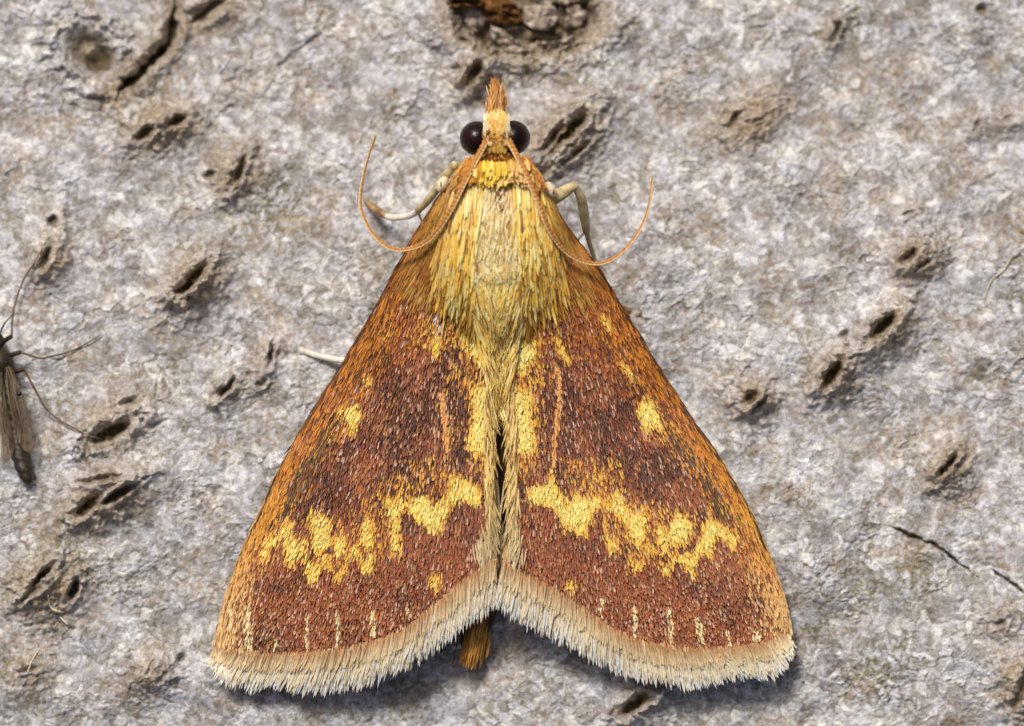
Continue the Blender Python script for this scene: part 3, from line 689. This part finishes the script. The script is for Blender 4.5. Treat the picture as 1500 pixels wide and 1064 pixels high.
# side mantle, orange-brown, fanning out over the shoulders
for s in (-1, 1):
    n = 1500
    x, y = region(n, [(729 + s * 40, 250), (729 + s * 62, 252), (729 + s * 105, 320), (729 + s * 130, 370), (729 + s * 105, 390), (729 + s * 70, 405), (729 + s * 40, 330)])
    q = np.clip((np.abs(x - 729) - 40 - (y - 250) * .28) / 55, 0, 1)
    y = y + rng.normal(0, 14, n); cl = pick(n, lin(222, 182, 84), lin(232, 198, 106), lin(196, 142, 60), lin(150, 102, 44), p=[.35, .3, .23, .12]) * (1 - q[:, None]) + pick(n, lin(188, 112, 44), lin(150, 92, 40), lin(206, 140, 60)) * q[:, None]
    Lm = rng.uniform(24, 70, n); sl_ = (x - 729) * (0.0042 + 0.0012 * q) + rng.normal(0, .05, n); nl = np.hypot(sl_, 1)
    kp = inpoly(x + sl_ / nl * (Lm + 3) + s * 3, y + (Lm + 3) / nl, wing_poly(s)) & (y > 256) & inpoly(x + s * 2, y, wing_poly(s)); x, y, Lm, sl_, cl = x[kp], y[kp], Lm[kp], sl_[kp], cl[kp]; n = len(x)
    ribbons('mantle_hair', x, y, sl_, 1 + 0 * x, Lm, rng.uniform(1.6, 2.9, n), cl, z_top, body, M_hair, lift0=0.0, lift1=0.05, K=6, bend=3.5, tipw=.4, tipcol=cl * .9)
# tegulae: long yellow blades each side of the centre
for s in (-1, 1):
    n = 820
    x, y = region(n, [(729 + s * 18, 262), (729 + s * 52, 262), (729 + s * 92, 390), (729 + s * 68, 412), (729 + s * 32, 400), (729 + s * 26, 330)])
    y = np.maximum(y + rng.normal(0, 13, n) - 12, 258 + rng.uniform(0, 8, n)); cl = pick(n, lin(246, 210, 104), lin(253, 232, 152), lin(238, 190, 76), lin(170, 118, 50), p=[.36, .28, .24, .12]); cl = cl + (lin(206, 142, 54) - cl) * (0.5 * np.clip((np.abs(x - 729) - 52) / 40, 0, 1))[:, None]
    ribbons('tegula_hair', x, y, (x - 729) * 0.0028 + rng.normal(0, .05, n), 1 + 0 * x, rng.uniform(34, 66, n), rng.uniform(2.6, 4.6, n), cl, z_top, body, M_hair, lift0=0.04, lift1=0.07, jitter_z=.03, K=6, bend=2, tipw=.8, tipcol=np.clip(cl * 1.05, 0, .95))
# centre of the thorax: fine cream hair
n = 900; x, y = region(n, [(712, 268), (746, 268), (762, 330), (764, 385), (694, 385), (696, 330)])
cl = pick(n, lin(244, 226, 164), lin(234, 206, 128), lin(250, 238, 190), lin(214, 176, 110), p=[.35, .3, .25, .1])
ribbons('centre_hair', x, y, (x - 729) * 0.003 + rng.normal(0, .14, n), 1 + 0 * x, rng.uniform(18, 40, n), rng.uniform(1.8, 3.2, n), cl, z_top, body, M_hair, lift0=0.06, lift1=0.06, K=4, bend=3, tipw=.45)
n = 40; x, y = region(n, [(722, 272), (744, 272), (738, 300), (728, 300)])
ribbons('brown_scales', x, y, rng.normal(0, .3, n), 1 + 0 * x, rng.uniform(7, 13, n), rng.uniform(1.5, 2.4, n), pick(n, lin(120, 80, 58), lin(226, 208, 176), lin(150, 106, 70)), z_top, body, M_scale, lift0=0.10, lift1=0.04, K=3)
# scutellum: smooth rounded pad behind the thorax
n = 420; x, y = region(n, [(700, 384), (758, 384), (754, 398), (728, 404), (704, 398)])
ribbons('scutellum_scales', x, y, (x - 728) * 0.004, 1 + 0 * x, rng.uniform(9, 15, n), rng.uniform(3, 4.6, n), pick(n, lin(240, 214, 136), lin(228, 190, 100), lin(250, 232, 170)), z_top, body, M_hair, lift0=0.09, lift1=0.03, K=4)
n = 620; x, y = region(n, [(692, 388), (766, 388), (760, 436), (730, 456), (698, 436)])
ribbons('waist_hair', x, y, (729 - x) * 0.008, 1 + 0 * x, rng.uniform(20, 34, n), rng.uniform(2.4, 4, n), pick(n, lin(252, 222, 120), lin(242, 202, 92), lin(252, 234, 166)), z_top, body, M_hair, lift0=0.05, lift1=0.04, K=4)
# hair thinning out over the wing bases
for s in (-1, 1):
    n = 480; x, y = region(n, [(731 + s * 30, 385), (731 + s * 90, 360), (731 + s * 112, 380), (731 + s * 88, 420), (731 + s * 62, 440), (731 + s * 34, 470)])
    q = np.clip((np.abs(x - 731) - 40) / 70, 0, 1)[:, None]
    cl = pick(n, lin(238, 194, 86), lin(224, 172, 68), lin(180, 124, 52)) * (1 - q) + pick(n, lin(170, 100, 44), lin(134, 80, 42), lin(190, 124, 56)) * q
    ribbons('mantle_hair', x, y, s * (np.abs(x - 731) * .0035) + rng.normal(0, .05, n), 1 + 0 * x, rng.uniform(18, 46, n), rng.uniform(1.5, 2.8, n), cl, z_top, body, M_hair, lift0=0.06, lift1=0.03, K=5, bend=3, tipw=.35)
# herringbone hair meeting at the midline
for s in (-1, 1):
    n = 600; x, y = region(n, [(731 + s * 3, 410), (731 + s * 52, 400), (731 + s * 42, 460), (731 + s * 28, 520), (731 + s * 15, 585), (731 + s * 6, 570)])
    cl = pick(n, lin(250, 218, 122), lin(240, 198, 92), lin(252, 234, 166), lin(160, 112, 48), p=[.35, .3, .2, .15])
    ribbons('waist_hair', x, y, -s * rng.uniform(.15, .45, n), 1 + 0 * x, rng.uniform(30, 52, n), rng.uniform(2.0, 3.2, n), cl, z_top, body, M_hair, lift0=0.03, lift1=0.07, K=5, bend=1.5, tipw=.45, jitter_z=.025)
# collar: broad yellow scales with a scalloped lower edge
for row, (yy, nn_) in enumerate(((236, 46), (244, 50), (252, 54))):
    n = nn_; x = np.linspace(686 - row * 2, 772 + row * 3, n) + rng.normal(0, 1, n); y = yy + 7 * ((x - 729) / 46) ** 2 * 0 + rng.normal(0, 1.4, n)
    cl = np.where((x + rng.normal(0, 5, n) < 703)[:, None], pick(n, lin(222, 160, 52), lin(206, 140, 44)), np.where((x + rng.normal(0, 6, n) < 744)[:, None], pick(n, lin(252, 218, 84), lin(248, 204, 70), lin(254, 232, 130)), pick(n, lin(224, 176, 104), lin(236, 196, 120))))
    ribbons('collar_scales', x, y, (x - 729) * 0.004, 1 + 0 * x, rng.uniform(13, 23, n), rng.uniform(3, 5, n), cl, z_top, body, M_hair, lift0=0.20 - .03 * row, lift1=0.09, K=5, tipw=.7, jitter_z=.02)
for s in (-1, 1):
    n = 260; x, y = region(n, [(729 + s * 34, 226), (729 + s * 46, 230), (729 + s * 64, 256), (729 + s * 50, 268), (729 + s * 40, 250)])
    ribbons('collar_hair', x, y, s * rng.uniform(.1, .6, n), 1 + 0 * x, rng.uniform(12, 26, n), rng.uniform(1.8, 3, n), pick(n, lin(204, 138, 50), lin(170, 104, 40), lin(226, 172, 84)), z_top, body, M_hair, lift0=0.08, lift1=0.1, K=4, bend=3, tipw=.4)
n = 130; x, y = region(n, [(702, 224), (756, 224), (760, 236), (698, 236)])
ribbons('nape_hair', x, y, rng.normal(0, .5, n), 1 + 0 * x, rng.uniform(7, 15, n), rng.uniform(1.4, 2.4, n), pick(n, lin(150, 88, 30), lin(206, 140, 50), lin(96, 56, 24)), lambda a, b_: np.maximum(z_top(a, b_), 1.66), body, M_hair, lift0=0.02, lift1=0.08, K=4, tipw=.3)
# brow: cream and amber scales between the eyes
z_head = lambda a, b_: 1.40 + 0.36 * np.sqrt(np.clip(1 - ((a - 728) / 26) ** 2, 0.02, 1)) * np.sqrt(np.clip(1 - ((b_ - 204) / 46) ** 2, 0.05, 1))
n = 700; x, y = region(n, [(709, 176), (719, 172), (737, 172), (747, 177), (748, 208), (742, 226), (714, 226), (708, 208)])
side = np.clip((np.abs(x - 728) - 13.5) / 4, 0, 1); vmark = np.clip(1 - np.abs(np.abs(x - 728) - 8 * np.clip((214 - y) / 32, 0, 1)) / 4.5, 0, 1) * (y > 184)
cl = pick(n, lin(250, 216, 112), lin(254, 238, 176), lin(242, 190, 84)); cl = cl + (lin(252, 242, 212) - cl) * side[:, None]
cl = np.where((rng.random(n) < 0.75 * vmark * (1 - side))[:, None], lin(232, 158, 40), cl)
ribbons('brow_scales', x, y, (728 - x) * 0.01 + rng.normal(0, .15, n), -1 + 0 * x, rng.uniform(7, 13, n), rng.uniform(1.5, 2.6, n), cl, z_head, body, M_hair, lift0=0.05, lift1=0.03, K=4, tipw=.6)
for x0 in (711, 746):
    n = 60; a = rng.random(n) * 6.28; rr = 7 * np.sqrt(rng.random(n)); x = x0 + (3 if x0 < 728 else -3) + rr * np.cos(a); y = 204 + rr * np.sin(a)
    ribbons('socket_scales', x, y, np.cos(a), np.sin(a) + .4, rng.uniform(4, 8, n), rng.uniform(2, 3, n), pick(n, lin(196, 126, 44), lin(240, 200, 130), lin(130, 76, 30)), z_head, body, M_hair, lift0=0.09, lift1=0.03, K=3, tipw=.5)
# palps: two close brushes of amber hair pointing forward
for s, tipx, tipy in ((-1, 724, 112), (1, 733, 118)):
    core = tube('palp', [(727 + s * 6, 184, 1.38), (726 + s * 7, 160, 1.32), (725 + s * 5, 140, 1.22), (tipx, tipy + 14, 1.12)], [7, 8, 5, 1], M_cutic, moth, n=24, col=lin(150, 84, 26))
    n = 260; tt = rng.random(n); uu = rng.random(n); x = 726.5 + s * 15 * uu * (1 - .5 * tt ** 2) + rng.normal(0, 1.2, n); y = 184 - tt * (50 - 30 * uu)
    tx = tipx + s * uu * 3.5; dx = (tx - x); dy = np.minimum(tipy + uu * 30 - y, -12)
    zf = lambda a, b_: 1.44 - 0.22 * smooth(180, 112, b_) + 0.06 * np.exp(-((a - 726) / 9) ** 2)
    cl = pick(n, lin(214, 144, 52), lin(180, 104, 32), lin(130, 70, 22), lin(240, 194, 112), p=[.32, .25, .18, .25])
    ribbons('palp_hair', x, y, dx, dy, np.minimum(rng.uniform(30, 64, n), np.hypot(dx, dy) * rng.uniform(.7, 1.0, n)), rng.uniform(1.2, 2.0, n), cl, zf, core, M_hair, lift0=0.0, lift1=0.06, K=6, bend=3.5, tipw=.25, jitter_z=.03)
# tail tuft below the wings
n = 420; tt = rng.random(n); x = 706 - 12 * tt + rng.normal(0, 7, n); y = 880 + tt * 62
zt = lambda a, b_: 0.34 + 0.12 * np.sqrt(np.clip(1 - ((a - (716 - (b_ - 880) * .33)) / 17) ** 2, 0, 1)) - 0.1 * smooth(900, 980, b_)
ribbons('tail_hair', x, y, -0.22 + rng.normal(0, .06, n), 1 + 0 * x, np.clip(rng.uniform(22, 44, n), 4, 976 - y + rng.normal(0, 4, n)), rng.uniform(1.8, 3.2, n), pick(n, lin(196, 132, 44), lin(150, 92, 28), lin(222, 164, 70)), zt, body, M_hair, lift0=0.0, lift1=0.03, K=4, tipw=.5, jitter_z=.03)

# ---- antennae
ANT = [[(711, 208), (695, 238), (680, 267), (657, 313), (633, 346), (610, 361), (577, 365), (550, 347), (534, 321), (528, 298), (531, 266), (539, 233), (550, 199)],
       [(747, 208), (767, 247), (787, 293), (803, 333), (820, 359), (838, 375), (863, 385), (887, 384), (910, 370), (933, 343), (948, 310), (956, 260)]]
for A in ANT:
    A = resample(A, 40); n = len(A)
    zz = z_top(A[:, 0], A[:, 1]) + 0.30; zz[:3] = [1.82, 1.86, 1.9]
    t_ = np.linspace(0, 1, n); out = t_ > 0.5
    zz = np.where(t_ < .5, np.maximum(zz, 1.5), 0); zm = zz[int(n * .5) - 1]; zz = np.where(out, zm - (zm - 1.15) * smooth(.5, .9, t_), zz)
    zz = np.convolve(np.pad(zz, 3, mode='edge'), np.ones(7) / 7, 'valid')
    an = tube('antenna', np.column_stack([A, zz]), [4.0, 3.9, 3.6, 3.2, 2.8, 2.4, 2.0, 1.6, 1.3], M_ant, moth, seg=10, n=330, ring=0.14, nr=60)
    Tn = np.gradient(A, axis=0); Tn /= np.linalg.norm(Tn, axis=1)[:, None]; sgn = 1 if A[0, 0] < 728 else -1
    off = np.stack([Tn[:, 1], -Tn[:, 0]], -1) * sgn * np.interp(t_, [0, .5, 1], [3.4, 2.6, 1.2])[:, None]
    tube('scale_line', np.column_stack([A + off, zz + 0.022]), [1.5, 1.4, 1.2, 1.0, .7], M_antp, an, seg=6, n=330, ring=0.3, nr=75)

# ---- legs
def leg(parts, root):
    for nm, pts, rad, mat in parts: tube(nm, pts, rad, mat, root, seg=12, n=30)
def bz(x, y): return float(bark_z(np.float64(x), np.float64(y)))
def leg_root(first): 
    nm, pts, rad, mat = first; return tube('leg', pts, rad, mat, moth, seg=12, n=30)
lg = leg_root(('leg', [(690, 262, .9), (676, 246, 1.25), (664, 242, 1.42)], [7, 7, 6], M_leg))
leg([('tibia', [(667, 241, 1.40), (650, 262, 1.15), (630, 290, .75), (612, 309, .35)], [5.2, 6.6, 6, 5.2], M_leg), ('tarsus', [(614, 308, .36), (600, 316, .1), (577, 319, -.12), (566, 317, -.2)], [5, 4.6, 5, 4.6], M_legw),
     ('foot', [(570, 318, -.2), (556, 311, -.4), (544, 302, -.6), (535, 294, bz(535, 294) + .03)], [4.6, 6, 5.6, 3.4], M_legb)], lg)
lg = leg_root(('leg', [(790, 300, .9), (812, 290, 1.1), (830, 279, 1.22), (843, 271, 1.28)], [8, 10, 9, 6], M_leg))
leg([('tibia', [(841, 271, 1.28), (851, 290, 1.05), (856, 316, .7), (859, 338, .4)], [5, 7, 7.6, 6], M_leg), ('tarsus', [(858, 334, .42), (863, 354, .0), (869, 374, -.4), (874, 392, bz(874, 392) + .03)], [4.6, 4, 3.6, 2.6], M_leg)], lg)
lg = leg_root(('leg', [(600, 470, .35), (540, 520, .2), (510, 534, .02)], [6, 5, 4], M_legw))
leg([('tarsus', [(520, 530, .04), (494, 527, -.1), (468, 522, -.25), (452, 517, -.36), (440, 513, bz(440, 513) + .03)], [4, 4.4, 4.6, 4.0, 5.0], M_legw)], lg)
lg = leg_root(('leg', [(850, 430, .3), (890, 440, .0), (905, 448, -.2)], [6, 5, 4], M_legb))
leg([('tarsus', [(900, 445, -.15), (918, 454, -.4), (928, 459, -.55), (936, 463, bz(936, 463) + .03)], [4, 4, 4.2, 4.4], M_legb)], lg)
for pts in ([(612, 309, .38), (616, 320, .2), (622, 330, .05)], [(858, 338, .42), (848, 350, .2), (842, 360, .02)]):
    tube('spur', pts, [2.2, 1.6, .6], M_legw, moth, seg=8, n=12)
for (x, y, r) in ((648, 270, .5), (806, 278, -.5)):
    kb = ball('shoulder_knob', (x, y, 1.44), (8, 12.5, 10), M_knob, moth, 24, 16, rot=-r)
    ball('dark_spot', (x + (-2 if x < 700 else 5), y + (0 if x < 700 else 4), 1.445 + 9.4 / S), (1.0, 4.2, 1.0), M_spot, kb, 12, 8)

# ------------------------------------------------------------------ gnat at the edge
M_gn = plain_mat('gnat_cuticle', lin(30, 24, 18), lin(62, 48, 32), 0.5, 8)
M_gl = plain_mat('gnat_leg', lin(92, 76, 54), lin(134, 114, 84), 0.5, 6)
M_gf = plain_mat('gnat_femur', lin(36, 26, 18), lin(58, 42, 28), 0.5, 6)
m, t, p = new_mat('smoky_wing')
n1 = noise_node(t, 5, 3); t.links.new(ramp(t, n1.outputs[0], [(.3, tuple(lin(72, 60, 42))), (.7, tuple(lin(116, 98, 70)))]), p.inputs['Base Color'])
p.inputs['Alpha'].default_value = 0.62; p.inputs['Roughness'].default_value = 0.3; M_gw = m
gz = bz(10, 560)
def gzf(x, y): return gz + 0.04 + (bark_base(np.float64(20), np.float64(y)) - bark_base(np.float64(20), np.float64(560)))
gnat = empty('gnat', (0, 0, 0), 'small dark gnat with smoky folded wings and thin legs flat on the bark', 'gnat')
def gnat_body():
    sec = [(-6, 486, .22, 3, .05), (-5, 492, .22, 9, .12), (-4, 500, .22, 11, .14), (-3, 506, .24, 7, .10), (-2, 514, .28, 15, .20), (1, 528, .30, 19, .26), (5, 544, .28, 17, .22), (8, 556, .22, 11, .14), (12, 580, .18, 11, .13), (17, 610, .16, 12, .13), (24, 640, .17, 12.5, .14), (28, 660, .18, 13.5, .15), (33, 680, .18, 13, .14), (37, 695, .17, 11, .12), (40, 704, .17, 8, .08), (41, 709, .17, 3, .03)]
    q = resample(np.array(sec), 80); seg = 20; v = []; f = []
    for i, (x, y, z, a, b_) in enumerate(q):
        k_ = 1 + (0.07 * math.sin(y / 15.5 * 6.283) if y > 575 else 0)
        P = W(np.float64(x), np.float64(y), np.float64(z + gzf(x, y)))
        for k in range(seg):
            th = 2 * math.pi * k / seg; v.append((P[0] + a * k_ / S * math.cos(th), P[1], P[2] + b_ * k_ * math.sin(th)))
    for i in range(len(q) - 1):
        for k in range(seg):
            k2 = (k + 1) % seg; f.append((i * seg + k, i * seg + k2, (i + 1) * seg + k2, (i + 1) * seg + k))
    f.append(tuple(range(seg))[::-1]); f.append(tuple((len(q) - 1) * seg + k for k in range(seg)))
    return mesh_obj('body', v, f, M_gn, gnat)
gnat_body()
def gnat_wing(outline, axis_pts, z1, z2, spot=None):
    P = resample(np.array(outline + outline[:1], float), 49)[:-1]; n = len(P); c = P.mean(0); v = []; f = []
    for r in (1, .8, .55, .3, .08):
        q = c + (P - c) * r; tt = (q[:, 1] - 540) / 125
        v.append(W(q[:, 0], q[:, 1], gzf(0, q[:, 1]) + z1 + (z2 - z1) * tt + .05 * np.cos((q[:, 0] - c[0]) / 14) + .012 * np.sin(q[:, 0] * .9)))
    v = np.vstack(v)
    for r in range(4):
        for i in range(n):
            j = (i + 1) % n; f.append((r * n + j, r * n + i, (r + 1) * n + i, (r + 1) * n + j))
    f.append(tuple(4 * n + i for i in range(n))[::-1])
    o = mesh_obj('wing', v, f, M_gw, gnat)
    zf = lambda y: gzf(0, y) + z1 + (z2 - z1) * (y - 540) / 125 + .06
    for pts in axis_pts: tube('vein', [(x, y, zf(y)) for x, y in pts], [1.1, .9, .6], M_gl, o, seg=6, n=16)
    if spot: ball('wing_spot', (spot[0], spot[1], zf(spot[1])), (4, 3.4, 2), M_spot, o, 12, 8)
gnat_wing([(8, 532), (18, 540), (30, 570), (42, 600), (51, 630), (53, 648), (48, 660), (38, 662), (28, 648), (20, 620), (12, 585), (7, 555)], [[(10, 538), (20, 575), (40, 650)], [(9, 538), (13, 580), (22, 622)], [(12, 536), (28, 575), (50, 640)]], .46, .40, (28, 577))
gnat_wing([(-2, 534), (4, 548), (8, 585), (16, 625), (21, 655), (16, 672), (6, 674), (-8, 660), (-16, 625), (-14, 580), (-8, 545)], [[(-2, 538), (0, 600), (12, 665)], [(-3, 538), (-10, 600), (-4, 655)]], .43, .36, (-10, 577))
def gleg(femur, rest):
    r = tube('leg', [(x, y, gz + z) for x, y, z in femur], [3.6, 3.8, 3], M_gf, gnat, seg=8, n=14)
    pts = [(x, y, max(bz(x, y) + .05, -9) + z) for x, y, z in rest]
    tube('shin', pts, [1.8, 1.6, 1.4, 1.2, .9], M_gl, r, seg=8, n=40)
gleg([(-4, 512, .25), (6, 500, .4), (17, 493, .5)], [(17, 493, .45), (18, 470, .3), (22, 445, .2), (33, 413, .12), (45, 393, .06), (72, 348, .0)])
gleg([(6, 528, .25), (18, 520, .35), (30, 516, .4)], [(29, 516, .35), (45, 521, .3), (60, 525, .2), (80, 521, .08), (97, 517, .02), (120, 507, 0), (147, 491, 0)])
gleg([(10, 548, .25), (24, 544, .4), (36, 541, .45)], [(35, 541, .4), (50, 568, .3), (67, 598, .2), (90, 617, .06), (130, 638, 0), (152, 644, 0)])
gleg([(-12, 512, .25), (-24, 500, .4), (-34, 492, .5)], [(-34, 492, .45), (-44, 450, .2), (-66, 390, .0)])
gleg([(-10, 528, .25), (-24, 522, .35), (-36, 518, .4)], [(-36, 518, .35), (-70, 526, .2), (-110, 520, .0), (-140, 500, 0)])
gleg([(-8, 548, .25), (-22, 546, .4), (-34, 543, .45)], [(-34, 543, .4), (-60, 600, .2), (-90, 630, 0), (-120, 645, 0)])
for s in (-1, 1):
    tube('antenna', [(-5 + s * 4, 490, gz + .26), (-5 + s * 12, 474, gz + .34), (-4 + s * 22, 462, gz + .3)], [1.3, 1.1, .7], M_gf, gnat, seg=6, n=14)

# ------------------------------------------------------------------ loose fibres on the bark
M_fib = plain_mat('straw_fibre', lin(206, 190, 150), lin(236, 226, 200), 0.5, 8)
def fibre(pts, rad, label):
    q = [(x, y, bz(x, y) + .05) for x, y in pts]
    o = tube('plant_fibre', q, rad, M_fib, None, seg=6, n=24); o['label'] = label; o['category'] = 'fibre'; o['group'] = 'loose fibres on the bark'
fibre([(70, 872), (74, 889), (82, 895), (94, 897)], [1.1, 1.4, 2.2, 1.6], 'hooked pale straw fibre caught on a split bark wart')
fibre([(88, 904), (93, 909), (99, 915)], [1.2, 1.5, 1.0], 'very short pale straw fibre just below a hooked fibre')
fibre([(40, 985), (48, 966), (57, 950)], [.8, 1.0, .7], 'fine upright pale hair-like fibre on brown bark patch')
fibre([(1441, 440), (1452, 412), (1470, 395), (1484, 372)], [.7, 1.2, 1.1, .7], 'bent cream fibre lying beside a small bark wart')
